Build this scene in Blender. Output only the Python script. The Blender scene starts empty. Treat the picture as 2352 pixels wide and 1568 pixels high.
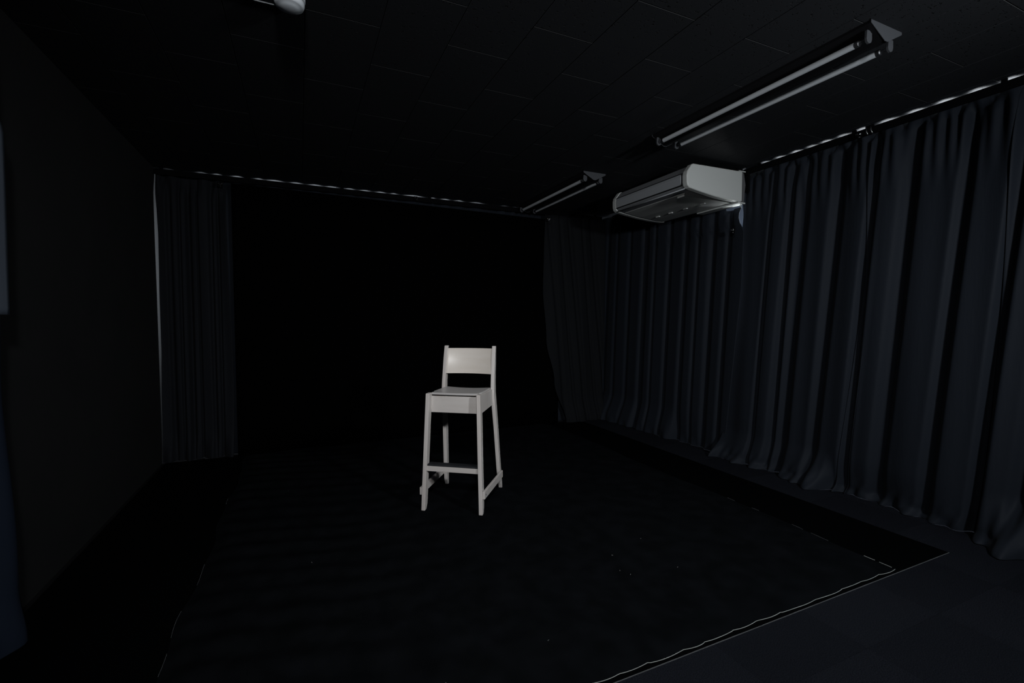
import bpy, bmesh, math, random
from mathutils import Vector, Matrix
random.seed(7)
PI = math.pi
S = bpy.context.scene
COL = S.collection

# ------------------------------------------------------------------ camera
CAM_H = 1.22
YAW, PITCH = math.radians(24.345), math.radians(2.615)
cd = bpy.data.cameras.new('camera'); cam = bpy.data.objects.new('camera', cd); COL.objects.link(cam)
cd.sensor_width = 36.0; cd.lens = 1073.0 / 2352.0 * 36.0; cd.clip_start = 0.02; cd.clip_end = 60
cam.location = (0, 0, CAM_H)
cam.rotation_euler = (PI / 2 - PITCH, 0, -YAW)
S.camera = cam

# ------------------------------------------------------------------ view, world, lights
S.view_settings.view_transform = 'Standard'; S.view_settings.look = 'None'
S.view_settings.exposure = 0.0; S.view_settings.gamma = 1.0; S.view_settings.use_curve_mapping = False
w = bpy.data.worlds.new('world'); S.world = w; w.use_nodes = True
w.node_tree.nodes['Background'].inputs[0].default_value = (0.5, 0.6, 0.75, 1)
w.node_tree.nodes['Background'].inputs[1].default_value = 0.0

def area_light(name, loc, target, sx, sy, power, color, spread=180):
    l = bpy.data.lights.new(name, 'AREA'); l.shape = 'RECTANGLE'; l.size = sx; l.size_y = sy
    l.energy = power; l.color = color; l.spread = math.radians(spread)
    o = bpy.data.objects.new(name, l); COL.objects.link(o); o.location = loc
    o.rotation_euler = (Vector(target) - Vector(loc)).to_track_quat('-Z', 'Y').to_euler()
    return o
# spotlight under the ceiling just behind the camera, aimed at the stool
area_light('studio_spotlight', (-0.05, -0.30, 2.27), (0.98, 2.9, 0.80), 0.16, 0.16, 17, (0.965, 0.98, 1.0), 104)
# bare lamp to the right, behind the camera
area_light('studio_lamp', (2.1, -0.55, 2.0), (2.1, 3.0, 0.7), 0.22, 0.22, 24, (0.90, 0.955, 1.0), 122)
# daylight behind the drawn curtains
area_light('window_daylight_right', (3.79, 1.75, 1.65), (3.0, 1.75, 1.65), 1.9, 1.25, 260, (0.92, 0.97, 1.0))
area_light('window_daylight_corner', (3.788, 2.85, 1.52), (3.0, 2.85, 1.52), 0.44, 1.04, 60, (0.92, 0.97, 1.0))
area_light('window_daylight_back', (0.6, 5.21, 1.65), (0.6, 4.0, 1.65), 2.6, 1.25, 130, (0.86, 0.93, 1.0))

# ------------------------------------------------------------------ materials
def mat(name, base, rough=0.7, spec=0.3, metal=0.0, sheen=0.0, noise=None, bump=None, coat=0.0):
    m = bpy.data.materials.new(name); m.use_nodes = True
    nt = m.node_tree; b = nt.nodes['Principled BSDF']
    b.inputs['Base Color'].default_value = (*base, 1); b.inputs['Roughness'].default_value = rough
    b.inputs['Specular IOR Level'].default_value = spec; b.inputs['Metallic'].default_value = metal
    b.inputs['Sheen Weight'].default_value = sheen; b.inputs['Coat Weight'].default_value = coat
    tc = nt.nodes.new('ShaderNodeTexCoord')
    def mapped(scale):
        mp = nt.nodes.new('ShaderNodeMapping'); mp.inputs['Scale'].default_value = scale
        nt.links.new(tc.outputs['Object'], mp.inputs[0]); return mp
    if noise:                                   # (scale xyz, detail, colour a, colour b, lo, hi)
        sc, det, ca, cb, lo, hi = noise
        n = nt.nodes.new('ShaderNodeTexNoise'); n.inputs['Scale'].default_value = 1.0; n.inputs['Detail'].default_value = det
        nt.links.new(mapped(sc).outputs[0], n.inputs['Vector'])
        r = nt.nodes.new('ShaderNodeValToRGB')
        r.color_ramp.elements[0].position = lo; r.color_ramp.elements[0].color = (*ca, 1)
        r.color_ramp.elements[1].position = hi; r.color_ramp.elements[1].color = (*cb, 1)
        nt.links.new(n.outputs['Fac'], r.inputs[0]); nt.links.new(r.outputs[0], b.inputs['Base Color'])
    if bump:                                    # (scale xyz, strength, distance)
        sc, st, di = bump
        n = nt.nodes.new('ShaderNodeTexNoise'); n.inputs['Scale'].default_value = 1.0; n.inputs['Detail'].default_value = 3
        nt.links.new(mapped(sc).outputs[0], n.inputs['Vector'])
        bp = nt.nodes.new('ShaderNodeBump'); bp.inputs['Strength'].default_value = st; bp.inputs['Distance'].default_value = di
        nt.links.new(n.outputs['Fac'], bp.inputs['Height']); nt.links.new(bp.outputs[0], b.inputs['Normal'])
    return m

M = {}
M['birch'] = mat('pale_birch', (.56, .52, .49), .40, .4, noise=((9, 9, 2.2), 4, (.52, .475, .445), (.59, .555, .53), .3, .7))
M['birch_plate'] = mat('pale_birch_plywood', (.56, .52, .49), .30, .5, noise=((3, 26, 26), 4, (.53, .49, .46), (.58, .545, .52), .3, .7))
M['birch_seat'] = mat('shaded_birch_seat', (.47, .45, .44), .34, .45, noise=((3, 26, 26), 4, (.45, .43, .42), (.49, .47, .46), .3, .7))  # same birch made greyer; the seat's weaker light is put into its colour
M['birch_back'] = mat('warm_lit_birch_backrest', (.66, .60, .54), .35, .5, noise=((3, 26, 26), 4, (.64, .58, .515), (.68, .625, .57), .3, .7))  # warm birch made paler, standing in for stronger light on the backrest
M['rubber'] = mat('black_footrest_rubber', (.018, .019, .022), .5, .3)
M['screw'] = mat('dark_screw', (.04, .04, .04), .35, .5, metal=1)
M['ac_white'] = mat('air_conditioner_plastic', (.53, .545, .53), .42, .4, noise=((2, 2, 2), 2, (.52, .535, .52), (.54, .555, .54), .3, .7))
M['ac_flap'] = mat('shaded_air_conditioner_flap', (.33, .345, .365), .45, .3)  # darker than the side panels: weaker light on the front put into colour
M['ac_body'] = mat('shaded_air_conditioner_shell', (.22, .228, .24), .5, .3)  # shell darkened too, shade of the unit's front painted into its colour
M['ac_dark'] = mat('air_conditioner_gap', (.01, .01, .01), .7, .2)
M['ac_cover'] = mat('grey_pipe_cover', (.10, .10, .105), .6, .3)
M['sensor_white'] = mat('smoke_detector_plastic', (.62, .66, .70), .3, .5)
M['tube'] = mat('fluorescent_tube_glass', (.60, .63, .66), .6, .05)
M['cap'] = mat('tube_end_cap_metal', (.75, .77, .80), .28, .5, metal=1)
M['fixture'] = mat('black_painted_steel', (.055, .058, .064), .5, .25)
M['fixture_body'] = mat('matte_black_reflector', (.006, .006, .007), .6, .2)
M['chrome'] = mat('bright_steel', (.8, .8, .82), .2, .5, metal=1)
M['rail'] = mat('dark_rail', (.0025, .0025, .003), .8, .05)
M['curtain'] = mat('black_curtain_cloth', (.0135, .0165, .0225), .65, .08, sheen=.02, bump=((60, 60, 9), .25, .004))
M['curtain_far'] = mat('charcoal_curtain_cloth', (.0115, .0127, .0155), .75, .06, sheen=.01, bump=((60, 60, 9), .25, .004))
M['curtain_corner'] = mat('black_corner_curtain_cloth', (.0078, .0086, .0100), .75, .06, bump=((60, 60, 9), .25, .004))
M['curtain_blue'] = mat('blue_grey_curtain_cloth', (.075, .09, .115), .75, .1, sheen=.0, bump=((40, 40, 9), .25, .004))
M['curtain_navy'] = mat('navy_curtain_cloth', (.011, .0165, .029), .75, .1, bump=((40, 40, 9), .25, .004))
M['velvet'] = mat('black_backdrop_velvet', (.0012, .0012, .0013), 1.0, .0)
M['mat_cloth'] = mat('black_floor_cloth', (.005, .0055, .006), 1.0, .0, noise=((9, 9, 9), 5, (.0035, .0041, .0047), (.0056, .0063, .0075), .35, .7), bump=((300, 300, 300), .2, .001))
M['underlay'] = mat('black_underlay', (.0018, .002, .0022), 1.0, .0)
M['edge_pale'] = mat('pale_selvedge', (.30, .31, .30), .8, .2)
M['edge_grey'] = mat('grey_cut_edge', (.09, .095, .10), .8, .2)
M['wall_dark'] = mat('charcoal_wall_paint', (.030, .030, .031), .85, .15, noise=((3, 3, 3), 3, (.0145, .0153, .016), (.0178, .018, .0187), .3, .7))
M['wall_pale'] = mat('pale_wall_paint', (.42, .46, .52), .9, .1)
M['slab'] = mat('black_ceiling_backing', (.006, .006, .007), .9, .1)
M['lint'] = mat('grey_lint', (.16, .16, .16), .9, .1)

# carpet: short looped pile in dark blue grey
def carpet_mat(name, k):
    return mat(name, (.02 * k, .022 * k, .028 * k), 1.0, .0,
               noise=((260, 260, 260), 4, (.010 * k, .011 * k, .015 * k), (.032 * k, .035 * k, .044 * k), .35, .68),
               bump=((380, 380, 380), .8, .004))
M['carpet_a'] = carpet_mat('blue_grey_carpet', .66)
M['carpet_b'] = carpet_mat('blue_grey_carpet_turned', .57)

# ceiling tile: black-painted mineral board with worm holes and a few paint chips
def tile_mat():
    m = bpy.data.materials.new('black_fissured_tile'); m.use_nodes = True; nt = m.node_tree; b = nt.nodes['Principled BSDF']
    b.inputs['Roughness'].default_value = .75; b.inputs['Specular IOR Level'].default_value = .25
    g = nt.nodes.new('ShaderNodeNewGeometry')
    n = nt.nodes.new('ShaderNodeTexNoise'); n.inputs['Scale'].default_value = 85; n.inputs['Detail'].default_value = 2
    nt.links.new(g.outputs['Position'], n.inputs['Vector'])
    r = nt.nodes.new('ShaderNodeValToRGB'); e = r.color_ramp.elements
    e[0].position = .30; e[0].color = (0, 0, 0, 1); e[1].position = .36; e[1].color = (1, 1, 1, 1)
    nt.links.new(n.outputs['Fac'], r.inputs[0])
    bp = nt.nodes.new('ShaderNodeBump'); bp.inputs['Strength'].default_value = .7; bp.inputs['Distance'].default_value = .004
    nt.links.new(r.outputs[0], bp.inputs['Height']); nt.links.new(bp.outputs[0], b.inputs['Normal'])
    v = nt.nodes.new('ShaderNodeTexVoronoi'); v.inputs['Scale'].default_value = 26
    nt.links.new(g.outputs['Position'], v.inputs['Vector'])
    lt = nt.nodes.new('ShaderNodeMath'); lt.operation = 'LESS_THAN'; lt.inputs[1].default_value = .045
    nt.links.new(v.outputs['Distance'], lt.inputs[0])
    c1 = nt.nodes.new('ShaderNodeMixRGB'); c1.inputs[1].default_value = (.004, .004, .0045, 1); c1.inputs[2].default_value = (.0195, .021, .0243, 1)
    nt.links.new(r.outputs[0], c1.inputs[0])
    c2 = nt.nodes.new('ShaderNodeMixRGB'); c2.inputs[2].default_value = (.07, .07, .07, 1)
    nt.links.new(lt.outputs[0], c2.inputs[0]); nt.links.new(c1.outputs[0], c2.inputs[1])
    nt.links.new(c2.outputs[0], b.inputs['Base Color'])
    return m
M['tile'] = tile_mat()
M['tile_edge'] = mat('lit_tile_edge', (.042, .044, .045), .8, .2)  # paler colour standing in for light caught by the tile bevels

# ------------------------------------------------------------------ helpers
def bm_box(bm, x0, x1, y0, y1, z0, z1):
    vs = [bm.verts.new(p) for p in ((x0, y0, z0), (x1, y0, z0), (x1, y1, z0), (x0, y1, z0), (x0, y0, z1), (x1, y0, z1), (x1, y1, z1), (x0, y1, z1))]
    for f in ((0, 3, 2, 1), (4, 5, 6, 7), (0, 1, 5, 4), (1, 2, 6, 5), (2, 3, 7, 6), (3, 0, 4, 7)):
        bm.faces.new([vs[i] for i in f])
    return vs

def bm_loft(bm, rings, caps=True, closed=True):
    R = [[bm.verts.new(p) for p in r] for r in rings]
    n = len(R[0])
    for a, b in zip(R, R[1:]):
        for i in range(n if closed else n - 1):
            j = (i + 1) % n
            bm.faces.new((a[i], a[j], b[j], b[i]))
    if caps and closed:
        bm.faces.new(R[0][::-1]); bm.faces.new(R[-1])
    return R

def bm_tube(bm, pts, rad, n=8):
    pts = [Vector(p) for p in pts]; rings = []
    for i, p in enumerate(pts):
        d = (pts[min(i + 1, len(pts) - 1)] - pts[max(i - 1, 0)]).normalized()
        a = d.cross(Vector((0, 0, 1)) if abs(d.z) < .9 else Vector((1, 0, 0))).normalized(); b = d.cross(a)
        r = rad[i] if isinstance(rad, (list, tuple)) else rad
        rings.append([p + (a * math.cos(2 * PI * k / n) + b * math.sin(2 * PI * k / n)) * r for k in range(n)])
    bm_loft(bm, rings)

def bm_lathe(bm, prof, n=32, c=(0, 0)):
    rings = [[(c[0] + r * math.cos(2 * PI * k / n), c[1] + r * math.sin(2 * PI * k / n), z) for k in range(n)] for r, z in prof]
    bm_loft(bm, rings)

def bm_extrude_y(bm, prof, y0, y1):
    bm_loft(bm, [[(x, y0, z) for x, z in prof], [(x, y1, z) for x, z in prof]])

def obj(name, bm, m, parent=None, bevel=0, smooth=False, seg=2):
    bmesh.ops.recalc_face_normals(bm, faces=bm.faces)
    me = bpy.data.meshes.new(name); bm.to_mesh(me); bm.free()
    me.materials.append(M[m] if isinstance(m, str) else m)
    if smooth:
        for p in me.polygons: p.use_smooth = len(p.vertices) <= 4
    o = bpy.data.objects.new(name, me); COL.objects.link(o)
    if parent: o.parent = parent
    if bevel:
        md = o.modifiers.new('bevel', 'BEVEL'); md.width = bevel; md.segments = seg; md.limit_method = 'ANGLE'
        md.angle_limit = math.radians(40)
    return o

def thing(name, label, cat, loc=(0, 0, 0), rz=0, group=None):
    o = bpy.data.objects.new(name, None); COL.objects.link(o); o.location = loc; o.rotation_euler = (0, 0, rz)
    o.empty_display_size = .1
    return tag(o, label, cat, group)
def tag(o, label, cat, group=None):
    o['label'] = label; o['category'] = cat
    if group: o['group'] = group
    return o
def struct(o): o['kind'] = 'structure'; return o
def box_part(name, m, parent, x0, x1, y0, y1, z0, z1, bevel=0):
    bm = bmesh.new(); bm_box(bm, x0, x1, y0, y1, z0, z1); return obj(name, bm, m, parent, bevel)
def lerp(a, b, t): return a + (b - a) * t
def sstep(a, b, x):
    t = max(0.0, min(1.0, (x - a) / (b - a))); return t * t * (3 - 2 * t)
def interp(tab, x):
    if x <= tab[0][0]: return tab[0][1]
    for (a, va), (b, vb) in zip(tab, tab[1:]):
        if x <= b: return lerp(va, vb, sstep(a, b, x))
    return tab[-1][1]

# ------------------------------------------------------------------ room shell
H = 2.5
XL, XR, YF, YB = -1.10, 3.84, -2.5, 5.26
struct(box_part('floor', 'slab', None, XL - .1, XR + .1, YF - .1, YB + .1, -.12, -.006))
FLOOR = bpy.data.objects['floor']
struct(box_part('wall_left', 'wall_dark', None, XL - .1, XL, YF, YB, -.12, H + .06))
struct(box_part('wall_right', 'wall_pale', None, XR, XR + .1, YF, YB, -.12, H + .06))
struct(box_part('wall_back', 'wall_pale', None, XL - .1, XR + .1, YB, YB + .1, -.12, H + .06))
struct(box_part('wall_front', 'wall_dark', None, XL - .1, XR + .1, YF - .1, YF, -.12, H + .06))
CEIL = struct(box_part('ceiling', 'slab', None, XL - .1, XR + .1, YF - .1, YB + .1, H + .009, H + .08))

# ceiling boards 303 x 606, laid in half bond; shared mesh with chamfered edges
TW, TL, G = .3045, .606, .0011
def tile_mesh():
    bm = bmesh.new(); c = .0016
    x1, y1 = TW / 2 - G, TL / 2 - G
    def ring(dx, z): return [(-x1 + dx, -y1 + dx, z), (x1 - dx, -y1 + dx, z), (x1 - dx, y1 - dx, z), (-x1 + dx, y1 - dx, z)]
    bm_loft(bm, [ring(0, .0088), ring(0, c), ring(c, 0)])
    bmesh.ops.recalc_face_normals(bm, faces=bm.faces)
    me = bpy.data.meshes.new('ceiling_tile'); bm.to_mesh(me); bm.free(); me.materials.append(M['tile']); me.materials.append(M['tile_edge'])
    for p in me.polygons:                      # short edge towards the camera painted paler, as if its bevel catches light
        if p.normal.y < -.6 and p.normal.z < -.3: p.material_index = 1
    return me
tme = tile_mesh()
i0 = math.ceil((XL - 1.258) / TW); i1 = math.floor((XR - 1.258) / TW)
for i in range(i0 - 1, i1 + 1):
    xc = 1.258 + (i + .5) * TW
    off = 1.552 if i % 2 == 0 else 1.872
    j0 = math.ceil((0.2 - off) / TL) - 1
    j = j0
    while off + (j + .5) * TL < YB:
        o = bpy.data.objects.new('ceiling_tile', tme); COL.objects.link(o); o.parent = CEIL
        o.location = (xc, off + (j + .5) * TL, H); j += 1

# carpet tiles 500 x 500 on the open floor in front of and beside the black floor cloth
bm = bmesh.new(); bm_box(bm, -.2495, .2495, -.2495, .2495, -.006, 0.0)
cme = {}
for key in ('carpet_a', 'carpet_b'):
    me = bpy.data.meshes.new('carpet_tile'); bm.to_mesh(me); me.materials.append(M[key]); cme[key] = me
bm.free()
for i in range(10):
    for j in range(-5, 11):
        x, y = -.85 + i * .5, .99 - .25 + j * .5
        if x > XR or y > YB: continue
        if y > 1.6 and x < 2.9: continue
        o = bpy.data.objects.new('carpet_tile', cme['carpet_a' if (i + j) % 2 else 'carpet_b']); COL.objects.link(o)
        o.parent = FLOOR; o.location = (x, y, 0)

# ------------------------------------------------------------------ floor coverings
UND = thing('floor_underlay', 'thin matte black sheet under the wrinkled floor cloth, showing as a border', 'floor mat', (1, 3, 0))
def at0(o, root):                                # geometry given in world space
    o.parent = root; o.matrix_parent_inverse = Matrix.Translation(-Vector(root.location)) @ Matrix.Identity(4); return o
at0(box_part('sheet', 'underlay', None, XL + .03, 3.08, 1.242, 4.80, .0003, .0022), UND)
at0(box_part('cut_edge', 'edge_grey', None, XL + .03, 3.08, 1.239, 1.2415, .0003, .0026), UND)

CLOTH = thing('floor_cloth', 'wrinkled black cloth spread under the stool with frayed pale front edge', 'floor cloth', (1, 3, 0))
kinks = [-.40, -.22, .02, .30, .52, .70, .86, .98, 1.10, 1.27, 1.37, 1.52, 1.66, 1.80, 2.02, 2.20, 2.36, 2.50, 2.63]
def front_y(x):
    for a, b in zip(kinks, kinks[1:]):
        if a <= x <= b:
            t = (x - a) / (b - a); return 1.263 - .006 * math.sin(PI * t) ** .8 + .003 * math.sin(a * 9)
    return 1.262
def left_x(y): return -.462 + .012 * math.sin(y * 5.1) + .006 * math.sin(y * 13.3)
def right_x(y): return 2.632 + .012 * math.sin(y * 3.3 + 1) + .004 * math.sin(y * 11)
def cloth_z(x, y):
    k = sstep(1.2, -.35, x)
    z = .0105 + .0055 * k * math.sin((y + .10 * x + .05 * math.sin(x * 4)) * 37 + 1.2 * math.sin(y * 2.7)) 
    z += .0016 * math.sin(x * 7 + y * 3) * math.sin(y * 9 - x * 2) + .0012 * math.sin(x * 17 + math.sin(y * 7))
    return max(.0045, z)
bm = bmesh.new(); NX, NY = 150, 220; V = []
for j in range(NY + 1):
    t = j / NY; row = []
    for i in range(NX + 1):
        s = i / NX
        y = lerp(1.263, 4.78, t)
        x = lerp(left_x(y), right_x(y), s)
        y = lerp(front_y(x), 4.78, t)
        e = min(s, 1 - s, t * 1.3) ; z = lerp(.0042, cloth_z(x, y), sstep(0, .02, e))
        row.append(bm.verts.new((x, y, z)))
    V.append(row)
for j in range(NY):
    for i in range(NX): bm.faces.new((V[j][i], V[j][i + 1], V[j + 1][i + 1], V[j + 1][i]))
at0(obj('cloth', bm, 'mat_cloth', None, smooth=True), CLOTH)
bm = bmesh.new()
bm_tube(bm, [(x, front_y(x) - .0005, .0052 + .0012 * math.sin(x * 31)) for x in [lerp(-.45, 2.625, k / 260) for k in range(261)]], .0013, 5)
at0(obj('frayed_edge', bm, 'edge_pale', None), CLOTH)
for k, (ya, yb) in enumerate(((1.275, 1.33), (1.35, 1.40), (1.58, 1.68), (1.73, 1.80), (2.02, 2.07), (2.20, 2.26))):
    bm = bmesh.new(); pts = [(right_x(y) + .001, y, .0062) for y in [lerp(ya, yb, q / 8) for q in range(9)]]
    bm_tube(bm, pts, .0014 if k < 2 else .0009, 5); at0(obj('frayed_edge', bm, 'edge_pale' if k < 2 else 'edge_grey', None), CLOTH)
for ya, yb in ((1.9, 2.02), (2.12, 2.3), (2.5, 2.7), (3.55, 3.66)):
    bm = bmesh.new(); pts = [(left_x(y) - .001, y, .0058) for y in [lerp(ya, yb, q / 10) for q in range(11)]]
    bm_tube(bm, pts, .0009, 5); at0(obj('frayed_edge', bm, 'edge_grey', None), CLOTH)

# lint specks lying on the cloth
k = 0
for x, y in ((1.385, 1.795), (1.41, 1.745), (1.44, 1.93), (1.70, 2.02), (.03, 2.5), (-.1, 3.62), (.83, 1.50), (.42, 1.46), (1.66, 1.70)):
    bm = bmesh.new(); a = random.random() * 3
    bm_tube(bm, [(-.004 * math.cos(a), -.004 * math.sin(a), 0), (0, 0, .0012), (.004 * math.cos(a + .6), .004 * math.sin(a + .6), .0004)], .0011, 5)
    o = obj('lint', bm, 'lint'); o.location = (x, y, cloth_z(x, y) + .0012)
    tag(o, 'tiny pale speck of lint lying on the black floor cloth', 'lint', 'lint specks on the floor cloth')

# ------------------------------------------------------------------ curtains
def crescent(t, spans, bulge):
    for a, b in spans:
        if a <= t <= b: return bulge * math.sin(PI * (t - a) / (b - a))
    return 0.0
def curtain(name, label, m, root, base, ux, un, t0f, t1f, topf, offf, nt_, nz, parts_top=None):
    """base + ux*t + un*off(t,z); un points into the room."""
    r = thing(name, label, 'curtain', root)
    bm = bmesh.new(); rows = []
    zs = [(j / nz) for j in range(nz + 1)]
    zs = [z ** 1.6 for z in zs]                      # finer near the hem
    for q in zs:
        row = []
        for i in range(nt_ + 1):
            s = i / nt_
            zt = topf(lerp(t0f(1), t1f(1), s)); z = lerp(.004, zt, q)
            t = lerp(t0f(z), t1f(z), s)
            p = Vector(base) + Vector(ux) * t + Vector(un) * offf(t, z, s)
            z2 = z
            row.append(bm.verts.new((p.x, p.y, z2)))
        rows.append(row)
    for a, b in zip(rows, rows[1:]):
        for i in range(nt_): bm.faces.new((a[i], a[i + 1], b[i + 1], b[i]))
    o = obj('cloth', bm, m, None, smooth=True)
    md = o.modifiers.new('thickness', 'SOLIDIFY'); md.thickness = .002; md.offset = 0
    at0(o, r)
    return r

RB = [2.72, 2.60, 2.47, 2.34, 2.24, 2.13, 2.01, 1.88, 1.72, 1.58, 1.43, 1.29, 1.17, 1.02, .88, .72, .55, .38, .2, 0.0]
R_SPANS = [(b, a) for a, b in zip(RB, RB[1:])]
B_SPANS = [(-1.1, -1.05), (-1.03, -.93), (-.8, -.7), (-.68, -.6), (-.54, -.44), (-.36, -.28), (-.28, -.1), (-.07, .05), (.08, .23), (.23, .37), (.41, .52),
           (.55, .67), (.7, .82), (.85, .93), (.97, 1.22), (1.27, 1.32), (1.37, 1.49), (1.52, 1.64), (1.69, 1.87), (2.04, 2.14), (2.19, 2.26)]

# recesses (centre, half width, depth) between the flat faces of the right-hand curtains, measured along the wall
R_FOLDS = [(2.63, .022, .05), (2.47, .03, .06), (2.375, .045, .065), (2.13, .04, .06), (1.90, .03, .07), (1.70, .042, .06), (1.425, .036, .06), (1.20, .03, .08),
           (1.03, .035, .06), (.80, .04, .06), (.55, .035, .06), (.30, .04, .06), (.05, .04, .06), (-.2, .04, .06)]
def fold_off(t, z, folds, lean, sharp=1.0):
    v = 0.0
    for c, hw, d in folds:
        x = (t - c - lean * (1.5 - z)) / hw
        if abs(x) < 2.2: v -= d * math.exp(-(abs(x) ** 3.2) * sharp)
    return v
XRAIL = 3.4375
def right_off(t, z, s, hemtab, seed=0.0):
    # offset from x = 3.505 towards the room (-X)
    top = crescent(t, R_SPANS, .088) - .034
    body = .055 + .72 * fold_off(t, z, R_FOLDS, .07) + .010 * math.sin(t * 9 + 1.3 * z + seed) + .005 * math.sin(t * 31 + seed + z)
    body += .010 * math.sin(t * 95 + math.sin(t * 13)) * sstep(1.95, 2.38, z) - .012 * sstep(2.2, 2.4, z)
    k = sstep(2.474, 2.40, z)
    o = lerp(top, body, k)
    hem = interp(hemtab, t)
    o += hem * sstep(.28, 0.0, z) + .012 * sstep(.10, .0, z) * math.sin(t * 47 + seed) + .006 * sstep(.16, .02, z) * math.sin(t * 83 + z * 40)
    o += .045 * sstep(.055, 0.0, z) * (.5 + .5 * math.sin(t * 21 + seed * 2 + 1.5 * math.sin(t * 7)))
    for c, a in ((3.03, .06), (2.16, .06), (1.12, .07)): o += a * math.exp(-((t - c) / .05) ** 2) * sstep(.16, .02, z)
    return o
HEM = [(-.3, .09), (.9, .09), (1.03, .13), (1.12, .18), (1.22, .05), (1.3, .0), (1.7, -.03), (2.05, -.03), (2.12, .08), (2.2, .10), (2.5, .04), (2.8, .06), (2.95, .07), (3.15, .11), (3.4, -.07)]
full_top = lambda t: 2.48
const = lambda v: (lambda z: v)
ux, un = (0, 1, 0), (-1, 0, 0)
Rb = (3.505, 0, 0)
edgeA = lambda z: 1.205 + .05 * (1.5 - z) * .7
edgeB = lambda z: 1.90 + .09 * (1.5 - z) * (1 if z < 1.5 else .3)
curtain('curtain', 'black curtain panel nearest the camera on the right, cut off by the picture edge', 'curtain', (3.45, .5, 0), Rb, ux, un,
        const(-.35), lambda z: edgeA(z) + .012, full_top, lambda t, z, s: right_off(t, z, s, HEM) + .022 * sstep(.90, 1.0, s) * sstep(2.42, 2.0, z), 220, 90)
curtain('curtain', 'black curtain panel right of the pair of steel hooks on the right rail', 'curtain', (3.45, 1.55, 0), Rb, ux, un,
        lambda z: edgeA(z) - .05, lambda z: edgeB(z) + .005, full_top, lambda t, z, s: right_off(t, z, s, HEM, .7) + .022 * sstep(.88, 1.0, s) * sstep(2.42, 2.0, z), 180, 90)
def gapC(z): return 2.885 + .10 * (1.5 - z) * (1 if z < 1.5 else .25) - .012 * math.sin(PI * max(0, min(1, (z - 1.985) / .25)))
curtain('curtain', 'black curtain panel between the steel hooks and the air conditioner', 'curtain', (3.45, 2.4, 0), Rb, ux, un,
        lambda z: edgeB(z) - .06, gapC, full_top,
        lambda t, z, s: right_off(t, z, s, HEM, 1.9) - .0 * s, 200, 90)
D_FOLDS = [(3.02, .03, .05), (3.20, .035, .05), (3.36, .02, .04), (3.52, .035, .06), (3.75, .03, .05), (3.95, .02, .04), (4.12, .05, .08), (4.38, .03, .03), (4.6, .03, .03), (4.8, .04, .04)]
D_HEM = [(2.8, .0), (3.2, .0), (3.55, -.02), (3.7, .06), (3.85, .05), (4.1, .06), (4.4, .09), (4.9, .12)]
def d_off(t, z, s):
    return .055 + .6 * fold_off(t, z, D_FOLDS, .05) + .008 * math.sin(t * 11 + z) + interp(D_HEM, t) * sstep(.35, 0, z) + .008 * sstep(.1, 0, z) * math.sin(t * 43)
curtain('curtain', 'black curtain hanging under the air conditioner into the far right corner', 'curtain', (3.45, 3.9, 0), Rb, ux, un,
        lambda z: 2.845 + .10 * (1.5 - z) * (1 if z < 1.5 else .25) + .062 * math.sin(PI * max(0, min(1, (z - 1.985) / .25))), const(4.93), lambda t: 2.475 - .292 * sstep(2.80, 2.85, t) * sstep(3.20, 3.05, t), d_off, 220, 80)

# back wall: heading curtain behind the backdrop, corner panel, left panel
Bb = (0, 4.915, 0); bux, bun = (1, 0, 0), (0, -1, 0)
def back_top(t, z): return lerp(crescent(t, B_SPANS, .048), .03 + .012 * math.sin(t * 21) + .008 * math.sin(t * 47), sstep(2.47, 2.36, z))
curtain('curtain', 'dark curtain behind the black backdrop, showing as a strip under the far rail', 'curtain', (1, 4.9, 0), Bb, bux, bun,
        const(-.62), const(3.42), lambda t: 2.48, lambda t, z, s: back_top(t, z), 420, 24)
L_FOLDS = [(-1.0, .02, .035), (-.93, .012, .03), (-.865, .018, .05), (-.80, .010, .03), (-.70, .016, .03), (-.645, .012, .03)]
def l_left(z):                                   # the gap to the left wall, widest high up
    g = interp([(0, .0), (.55, .0), (.78, .012), (.95, .022), (1.1, .020), (1.4, .020), (1.75, .030), (1.95, .036), (2.1, .026), (2.3, .008), (2.37, .0), (2.5, 0)], z)
    return -1.092 + .38 * g
def l_off(t, z, s):
    o = lerp(crescent(t, B_SPANS, .048), .075 + fold_off(t, z, L_FOLDS, .0) + .012 * math.sin(t * 26 + z), sstep(2.47, 2.25, z))
    return o + (.035 + .025 * math.sin(t * 41)) * sstep(.25, 0, z) + .03 * sstep(.85, 1, s) * sstep(2.45, 2.2, z)
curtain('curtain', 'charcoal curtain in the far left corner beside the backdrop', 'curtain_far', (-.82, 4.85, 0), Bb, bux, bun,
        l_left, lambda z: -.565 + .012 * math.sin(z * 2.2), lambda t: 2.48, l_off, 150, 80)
C_FOLDS = [(2.72, .03, .02), (2.86, .02, .02), (3.0, .03, .03), (3.16, .02, .02), (3.3, .03, .03)]
def c_left(z): return interp([(0, 2.86), (.5, 2.70), (1.0, 2.60), (1.6, 2.555), (2.0, 2.565), (2.4, 2.58)], z)
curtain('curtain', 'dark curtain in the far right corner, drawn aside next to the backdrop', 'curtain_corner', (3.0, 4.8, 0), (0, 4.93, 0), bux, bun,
        c_left, const(3.40), lambda t: 2.43, lambda t, z, s: .16 + fold_off(t, z, C_FOLDS, .1) + .01 * math.sin(t * 19) + .05 * sstep(.3, 0, z), 110, 60)

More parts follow.
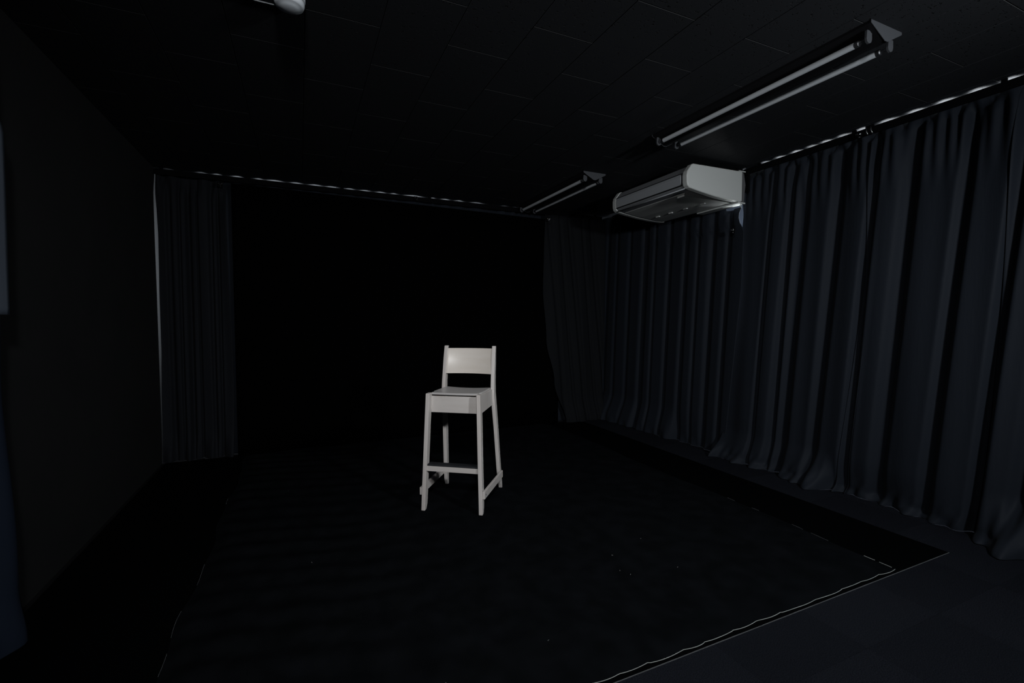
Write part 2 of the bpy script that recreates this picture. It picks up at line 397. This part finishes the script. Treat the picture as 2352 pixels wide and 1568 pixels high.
# near curtain at the left picture edge: a pale cloth hangs over the upper part of a navy curtain
def n_off(t, z, s):
    o = .068 + .014 * math.sin(t * 17 + .6) + .008 * math.sin(t * 31 + z * .6) + .030 * sstep(2.22, 2.31, t)
    o += .010 * math.sin(z * 5 + t * 8) * sstep(1.4, .9, z)
    return o + (.028 + .012 * math.sin(t * 27)) * sstep(.22, 0, z)
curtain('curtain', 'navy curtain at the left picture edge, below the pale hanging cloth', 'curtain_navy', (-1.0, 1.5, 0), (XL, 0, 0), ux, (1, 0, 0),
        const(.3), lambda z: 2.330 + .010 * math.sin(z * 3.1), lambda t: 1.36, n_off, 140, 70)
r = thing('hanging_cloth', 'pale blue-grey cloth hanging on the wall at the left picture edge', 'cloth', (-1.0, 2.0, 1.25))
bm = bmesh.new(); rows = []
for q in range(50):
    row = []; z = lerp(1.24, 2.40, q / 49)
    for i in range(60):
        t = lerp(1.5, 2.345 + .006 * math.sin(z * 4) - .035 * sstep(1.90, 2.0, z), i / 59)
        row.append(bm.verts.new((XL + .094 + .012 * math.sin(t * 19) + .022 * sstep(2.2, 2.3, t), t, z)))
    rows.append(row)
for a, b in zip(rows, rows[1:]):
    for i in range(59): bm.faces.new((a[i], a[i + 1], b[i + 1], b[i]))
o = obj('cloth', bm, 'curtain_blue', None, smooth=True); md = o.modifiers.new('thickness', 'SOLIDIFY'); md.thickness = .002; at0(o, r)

# rails
r = thing('curtain_rail', 'straight dark curtain rail along the right wall', 'curtain rail', (3.44, 1, 2.48))
at0(box_part('track', 'rail', None, 3.430, 3.445, -.4, 2.95, 2.440, 2.4855), r)
for y in (-.2, .5, 1.24, 1.98, 2.70): at0(box_part('bracket', 'rail', None, 3.4315, 3.4435, y - .012, y + .012, 2.4855, 2.5), r)
r = thing('curtain_rail', 'straight dark curtain rail along the far wall', 'curtain rail', (1, 4.84, 2.48))
at0(box_part('track', 'rail', None, -1.09, 3.40, 4.830, 4.845, 2.440, 2.4855), r)
for x in (-1.04, -.4, .39, 1.25, 1.95, 2.7, 3.3): at0(box_part('bracket', 'rail', None, x - .012, x + .012, 4.8315, 4.8435, 2.4855, 2.5), r)

# black backdrop
r = thing('backdrop', 'plain deep black backdrop cloth hanging behind the stool', 'backdrop', (1, 4.8, 0))
bm = bmesh.new(); NXB = 60; rows = []
for q in range(9):
    row = []
    for i in range(NXB + 1):
        s = i / NXB; x = lerp(-.535, 2.78, s); zt = lerp(2.418, 2.376, s)
        row.append(bm.verts.new((x, 4.815 + .004 * math.sin(x * 9) * (q / 8), lerp(.0, zt, q / 8))))
    rows.append(row)
for a, b in zip(rows, rows[1:]):
    for i in range(NXB): bm.faces.new((a[i], a[i + 1], b[i + 1], b[i]))
o = obj('cloth', bm, 'velvet', None, smooth=True); md = o.modifiers.new('thickness', 'SOLIDIFY'); md.thickness = .004; at0(o, r)
bm = bmesh.new(); bm_tube(bm, [(-.535, 4.815, 2.418), (2.78, 4.815, 2.376)], .006, 8); at0(obj('batten', bm, 'velvet', None), r)

# small steel hooks and clips
def clip(label, loc, rz, s=1.0, loops=2):
    r = thing('curtain_hook', label, 'curtain hook', loc, rz, None)
    for k in range(loops):
        dx = (k - (loops - 1) / 2) * .022 * s
        bm = bmesh.new()
        pts = [(dx, 0, .028 * s), (dx + .001, -.006 * s, .018 * s), (dx + .004 * s, -.009 * s, .002 * s), (dx + .007 * s, -.006 * s, -.014 * s), (dx + .008 * s, .002 * s, -.020 * s), (dx + .008 * s, .008 * s, -.012 * s)]
        bm_tube(bm, pts, .0026 * s, 6); obj('wire', bm, 'chrome', r, smooth=True)
    bm = bmesh.new(); bm_box(bm, -.018 * s, .022 * s, .002, .010 * s, .016 * s, .030 * s); obj('plate', bm, 'rail', r, bevel=.002)
    return r
clip('bright steel curtain hook at the panel join, below the right rail', (3.395, 1.868, 2.45), -PI / 2, 1.25)
def crumpled(label, loc, rz):
    r = thing('curtain_clip', label, 'curtain clip', loc, rz)
    for k, (a, b, c) in enumerate((((-.02, 0, .012), (-.012, -.006, .004), (-.004, -.004, .008)), ((-.004, -.006, .004), (.004, -.009, -.002), (.012, -.006, .006)), ((.010, -.004, .014), (.016, -.008, .004), (.012, -.004, -.008)), ((-.002, -.004, -.012), (.006, -.008, -.018), (.012, -.004, -.018)))):
        bm = bmesh.new(); bm_tube(bm, [a, b, c], .0028, 6); obj('wire', bm, 'chrome', r, smooth=True)
    bm = bmesh.new(); bm_tube(bm, [(.012 + .011 * math.cos(q * PI / 6), -.002, -.048 + .011 * math.sin(q * PI / 6)) for q in range(13)], .0013, 5); obj('ring', bm, 'rail', r, smooth=True)
    bm = bmesh.new(); bm_box(bm, -.022, .018, .002, .008, -.022, .02); obj('plate', bm, 'rail', r, bevel=.002)
    return r
crumpled('crumpled steel clip left of the bright curtain hook below the right rail', (3.395, 1.928, 2.445), -PI / 2)
crumpled('small steel clip hanging under the rear corner of the air conditioner', (3.39, 2.905, 1.985), -PI / 2)
crumpled('steel clip at the top of the far left curtain', (-.615, 4.80, 2.40), 0)
crumpled('steel clip on the far rail above the stool', (1.10, 4.80, 2.462), 0)
crumpled('steel clip at the top corner of the far right curtain', (2.60, 4.74, 2.37), 0)

# ------------------------------------------------------------------ fluorescent fixtures
def fixture(label, y0, y1):
    xc = 2.352; hw = .113
    r = thing('fluorescent_light', label, 'ceiling light', (xc, y0, H), 0, 'twin tube ceiling lights')
    L = y1 - y0
    prof = [(-hw, 0), (-hw, -.012), (-.012, -.062), (.012, -.062), (hw, -.012), (hw, 0)]
    bm = bmesh.new(); bm_extrude_y(bm, prof, .004, L - .004); obj('housing', bm, 'fixture_body', r)
    prof2 = [(-hw - .001, 0), (-hw - .001, -.012), (-.010, -.0655), (.010, -.0655), (hw + .001, -.012), (hw + .001, 0)]
    for a in (0, L - .004):
        bm = bmesh.new(); bm_extrude_y(bm, prof2, a, a + .004); obj('end_plate', bm, 'fixture', r, bevel=.0012)
    for sx in (-1, 1):
        x = sx * .080; z = -.060
        for yy, sgn in ((.030, 1), (L - .030, -1)):
            bm = bmesh.new(); rings = []
            for q in range(9):                       # rounded lamp holder tab
                pass
            sh = [(x - .017, -.026), (x - .019, -.060), (x - .014, -.074), (x, -.081), (x + .014, -.074), (x + .019, -.060), (x + .017, -.026)]
            bm_loft(bm, [[(px, yy - .006, pz) for px, pz in sh], [(px, yy + .006, pz) for px, pz in sh]])
            obj('lamp_holder', bm, 'fixture', r, bevel=.002)
        ya, yb = .062, L - .062
        bm = bmesh.new(); bm_tube(bm, [(x, q, z) for q in (ya + .014, ya + .016, ya + .02, lerp(ya, yb, .3), lerp(ya, yb, .6), yb - .02, yb - .016, yb - .014)], .0135, 20); t = obj('tube', bm, 'tube', r, smooth=True)
        for a, b, d in ((ya, ya + .020, -1), (yb - .020, yb, 1)):
            bm = bmesh.new()
            rr = [.0105, .0138, .0138] if d < 0 else [.0138, .0138, .0105]
            bm_tube(bm, [(x, a, z), (x, a + .004 if d < 0 else b - .004, z), (x, b, z)], rr, 20)
            obj('end_cap', bm, 'cap', t, smooth=False)
            for pz in (-.006, .006):
                bm = bmesh.new(); e = a if d < 0 else b
                bm_tube(bm, [(x, e, z + pz), (x, e + d * .026, z + pz)], .0013, 6); obj('pin', bm, 'cap', t)
    return r
fixture('unlit twin fluorescent tube ceiling light near the camera', 1.235, 2.60)
fixture('unlit twin fluorescent tube ceiling light farther away, beyond the air conditioner', 3.455, 4.79)

# ------------------------------------------------------------------ smoke detector
r = thing('smoke_detector', 'white round smoke detector on the ceiling at the top picture edge', 'smoke detector', (-.016, 2.092, H))
bm = bmesh.new(); bm_lathe(bm, [(.050, -.0005), (.058, -.002), (.058, -.020), (.055, -.023)], 48); obj('base', bm, 'sensor_white', r, smooth=False, bevel=.001)
bm = bmesh.new(); bm_lathe(bm, [(.053, -.022), (.053, -.026)], 48); obj('seam', bm, 'ac_dark', r)
bm = bmesh.new(); bm_lathe(bm, [(.055, -.0255), (.0555, -.036), (.052, -.045), (.046, -.0485), (.044, -.0485), (.036, -.054), (.022, -.0575), (.008, -.0585), (.001, -.0586)], 48); obj('cover', bm, 'sensor_white', r, smooth=True)
bm = bmesh.new(); bm_tube(bm, [(-.62, 2.178, 2.4965), (-.30, 2.178, 2.4965), (-.055, 2.178, 2.4965)], .0024, 8)
tag(obj('cable', bm, 'ac_flap', smooth=True), 'thin pale cable running along the ceiling to the smoke detector', 'cable')

# ------------------------------------------------------------------ air conditioner
Y0, Y1 = 2.80, 3.76
r = thing('air_conditioner', 'white ceiling-hung air conditioner box in front of the right curtain', 'air conditioner', (3.08, 3.28, 2.2))
prof = [(3.372, 2.454), (2.83, 2.447), (2.812, 2.440), (2.770, 2.385), (2.762, 2.353), (2.764, 2.300), (2.772, 2.272), (2.792, 2.256), (2.84, 2.248), (2.92, 2.236), (3.05, 2.219), (3.20, 2.207), (3.34, 2.203), (3.372, 2.206)]
cx_, cz_ = 3.07, 2.33
def scaled(k, dz=0): return [(cx_ + (x - cx_) * (1 - k / .31), cz_ + (z - cz_) * (1 - k / .12) + dz) for x, z in prof]
bm = bmesh.new(); bm_extrude_y(bm, scaled(.006), Y0 + .04, Y1 - .04); at0(obj('body', bm, 'ac_body', None), r)
for a, b in ((Y0, Y0 + .055), (Y1 - .055, Y1)):
    bm = bmesh.new(); bm_extrude_y(bm, prof, a, b); at0(obj('side_panel', bm, 'ac_white', None, bevel=.010, seg=4), r)
# front flap with dark joints above and below it
bm = bmesh.new(); bm_extrude_y(bm, [(2.7660, 2.372), (2.7605, 2.350), (2.7620, 2.300), (2.7665, 2.288), (2.776, 2.288), (2.776, 2.372)], Y0 + .066, Y1 - .066)
at0(obj('outlet_flap', bm, 'ac_flap', None, bevel=.002), r)
bm = bmesh.new(); bm_extrude_y(bm, [(2.7665, 2.378), (2.7665, 2.372), (2.7800, 2.372), (2.7800, 2.378)], Y0 + .058, Y1 - .058); at0(obj('outlet_gap', bm, 'ac_dark', None), r)
bm = bmesh.new(); bm_extrude_y(bm, [(2.7665, 2.288), (2.7690, 2.280), (2.7830, 2.280), (2.7830, 2.288)], Y0 + .058, Y1 - .058); at0(obj('outlet_gap', bm, 'ac_dark', None), r)
bm = bmesh.new(); bm_extrude_y(bm, [(2.7640, 2.372), (2.7640, 2.288), (2.7755, 2.288), (2.7755, 2.372)], Y0 + .058, Y0 + .0655); at0(obj('outlet_gap', bm, 'ac_dark', None), r)
# chrome-like moulding along the lower front edge and around the bottom of the sides
bm = bmesh.new(); bm_tube(bm, [(2.786, Y0 + .05, 2.2570), (2.786, Y1 - .05, 2.2570)], .0045, 8); at0(obj('lower_moulding', bm, 'ac_flap', None, smooth=True), r)
# intake grille under the unit
bm = bmesh.new(); bm_loft(bm, [[(x, y, z - .004) for x, z in ((2.86, 2.2505), (2.92, 2.2415), (3.05, 2.2245), (3.20, 2.2125), (3.33, 2.2085), (3.33, 2.2155), (3.20, 2.2195), (3.05, 2.2315), (2.92, 2.2485), (2.86, 2.2575))] for y in (Y0 + .075, Y1 - .075)])
at0(obj('intake_grille', bm, 'ac_white', None, bevel=.001), r)
at0(box_part('gap_line', 'ac_dark', None, 2.80, 3.35, Y0 + .0555, Y0 + .0575, 2.204, 2.25), r)
for yy in (3.00, 3.20, 3.38, 3.55):
    o = at0(box_part('latch', 'ac_white', None, 3.135, 3.150, yy - .022, yy + .022, 2.2045, 2.2135, .001), r)
bm = bmesh.new(); bm_box(bm, 2.875, 2.925, Y0 + .11, Y0 + .22, 2.2295, 2.2445); at0(obj('receiver_plate', bm, 'ac_white', None, bevel=.001), r)
# grey pipe cover behind the unit, with hanging bracket on top
bm = bmesh.new(); bm_extrude_y(bm, [(3.3725, 2.452), (3.398, 2.440), (3.408, 2.395), (3.418, 2.350), (3.412, 2.300), (3.405, 2.206), (3.3725, 2.206)], Y0 + .008, Y0 + .05); at0(obj('pipe_cover', bm, 'ac_cover', None, bevel=.003), r)
at0(box_part('rear_light_block', 'rail', None, 3.42, 3.436, Y0 - .02, Y0 + .0515, 2.29, 2.4385, .004), r)  # added dark blocker against daylight leaking past the pipe cover
at0(box_part('rear_light_block', 'rail', None, 3.3725, 3.436, Y0 + .052, Y0 + .60, 2.29, 2.4985, .004), r)  # added blocker up to the ceiling, stops daylight leaking over the unit
at0(box_part('drip_lip', 'ac_white', None, 3.33, 3.412, Y0 + .002, Y0 + .45, 2.190, 2.2025, .003), r)
at0(box_part('hanging_bracket', 'ac_white', None, 3.345, 3.422, Y0 + .012, Y0 + .045, 2.4545, 2.464, .002), r)
bm = bmesh.new(); bm_tube(bm, [(3.385, Y0 + .03, 2.192), (3.395, Y0 + .03, 2.178), (3.402, Y0 + .03, 2.160)], .0035, 6); at0(obj('drain_stub', bm, 'ac_white', None, smooth=True), r)
for yy in (Y0 + .12, Y1 - .12):
    for xx in (2.95, 3.28):
        bm = bmesh.new(); bm_tube(bm, [(xx, yy, 2.452), (xx, yy, 2.4995)], .005, 8); at0(obj('hanger_rod', bm, 'rail', None), r)

# ------------------------------------------------------------------ bar stool
ANG = math.radians(35.5)
ST = thing('bar_stool', 'pale birch bar stool with curved backrest and black footrest strip', 'bar stool', (.86, 2.806, .0115), -ANG)
def leg_mesh(path, wu, chamfer=True):
    """path: list of (u_center, v_front, v_back, z)"""
    bm = bmesh.new()
    bm_loft(bm, [[(u - wu / 2, v0, z), (u + wu / 2, v0, z), (u + wu / 2, v1, z), (u - wu / 2, v1, z)] for u, v0, v1, z in path])
    return bm
W = .0245
for s in (-1, 1):
    # front leg: splayed a little outwards and forwards, foot bevelled behind
    p = [(.1890, -.034, -.006, 0), (.1880, -.033, .012, .035), (.1865, -.0315, .018, .09), (.1765, -.018, .034, .40), (.1660, -.002, .052, .735), (.1658, -.001, .050, .744)]
    obj('leg', leg_mesh([(s * u, a, b, z) for u, a, b, z in p], W), 'birch', ST, bevel=.003)
    # rear leg: raked, kinked at the seat and running up into the backrest
    p = [(.2030, .462, .478, 0), (.2020, .440, .477, .04), (.1970, .415, .462, .15), (.1870, .372, .424, .45), (.1775, .326, .386, .70), (.1765, .333, .385, .78), (.1750, .364, .402, .94), (.1740, .386, .414, 1.028)]
    obj('leg', leg_mesh([(s * u, a, b, z) for u, a, b, z in p], W), 'birch', ST, bevel=.003)
# seat plate with slightly dipped surface
bm = bmesh.new(); rows_t, rows_b = [], []
NU, NV = 16, 14
for j in range(NV + 1):
    v = lerp(.037, .352, j / NV); rt, rb = [], []
    hwid = .152 + (.008 if j / NV > .16 else 0)
    for i in range(NU + 1):
        u = lerp(-hwid, hwid, i / NU)
        d = -.006 * math.cos(u / .16 * PI / 2) * sstep(0, .12, v) - .006 * (v / .35)
        rt.append(bm.verts.new((u, v, .7475 + d))); rb.append(bm.verts.new((u, v, .7345 + d)))
    rows_t.append(rt); rows_b.append(rb)
for j in range(NV):
    for i in range(NU):
        bm.faces.new((rows_t[j][i], rows_t[j][i + 1], rows_t[j + 1][i + 1], rows_t[j + 1][i]))
        bm.faces.new((rows_b[j][i], rows_b[j + 1][i], rows_b[j + 1][i + 1], rows_b[j][i + 1]))
for i in range(NU):
    bm.faces.new((rows_b[0][i], rows_b[0][i + 1], rows_t[0][i + 1], rows_t[0][i])); bm.faces.new((rows_t[NV][i], rows_t[NV][i + 1], rows_b[NV][i + 1], rows_b[NV][i]))
for j in range(NV):
    bm.faces.new((rows_t[j][0], rows_t[j + 1][0], rows_b[j + 1][0], rows_b[j][0])); bm.faces.new((rows_b[j][NU], rows_b[j + 1][NU], rows_t[j + 1][NU], rows_t[j][NU]))
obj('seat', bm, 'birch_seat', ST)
# aprons
bm = bmesh.new(); bm_loft(bm, [[(-.157, .042, z), (.157, .042, z), (.157, .056, z), (-.157, .056, z)] for z in (.618, .7235)]); obj('apron', bm, 'birch_plate', ST, bevel=.0015)
bm = bmesh.new(); bm_loft(bm, [[(-.162, .345, z), (.162, .345, z), (.162, .358, z), (-.162, .358, z)] for z in (.630, .722)]); obj('apron', bm, 'birch_plate', ST, bevel=.0015)
for s in (-1, 1):
    bm = bmesh.new()
    bm_loft(bm, [[(s * .158, .045, z0), (s * .174, .045, z0), (s * .174, .045, z1), (s * .158, .045, z1)] if k == 0 else [(s * .162, .340, z0), (s * .178, .340, z0), (s * .178, .340, z1), (s * .162, .340, z1)] for k, (z0, z1) in enumerate(((.618, .738), (.625, .733)))])
    obj('apron', bm, 'birch', ST, bevel=.0015)
# curved backrest
bm = bmesh.new(); rings = []
def back_ring(u):
    c = .030 * (1 - (u / .164) ** 2)
    def vv(z): return lerp(.352, .398, (z - .83) / .20) - .006 + c
    zt, zb = 1.010, .834
    return [(u, vv(zb), zb), (u, vv(zt), zt), (u, vv(zt) + .012, zt), (u, vv(zb) + .012, zb)]
bm_loft(bm, [back_ring(lerp(-.164, .164, i / 24)) for i in range(25)])
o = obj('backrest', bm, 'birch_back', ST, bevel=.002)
for p in o.data.polygons: p.use_smooth = abs(p.normal.z) < .5 and abs(p.normal.x) < .95
# footrest bar with black strip
bm = bmesh.new(); bm_box(bm, -.170, .170, -.012, .010, .250, .282); obj('footrest', bm, 'birch_plate', ST, bevel=.002)
FT = [o for o in bpy.data.objects if o.name.startswith('footrest')][0]
bm = bmesh.new(); bm_box(bm, -.168, .168, -.008, .046, .2830, .2930); obj('footrest_strip', bm, 'rubber', FT, bevel=.002)
# side stretchers screwed to the outside of the legs
for s in (-1, 1):
    bm = bmesh.new()
    def ring(v, u, zc): return [(s * u, v, zc - .024), (s * (u + .016), v, zc - .024), (s * (u + .016), v, zc + .024), (s * u, v, zc + .024)]
    bm_loft(bm, [ring(-.024, .198, .122), ring(.440, .2115, .112)])
    st = obj('stretcher', bm, 'birch', ST, bevel=.0025)
    bm = bmesh.new(); bm_tube(bm, [(s * .2150, -.002, .122), (s * .2162, -.002, .122)], .0045, 10); obj('screw', bm, 'screw', st)
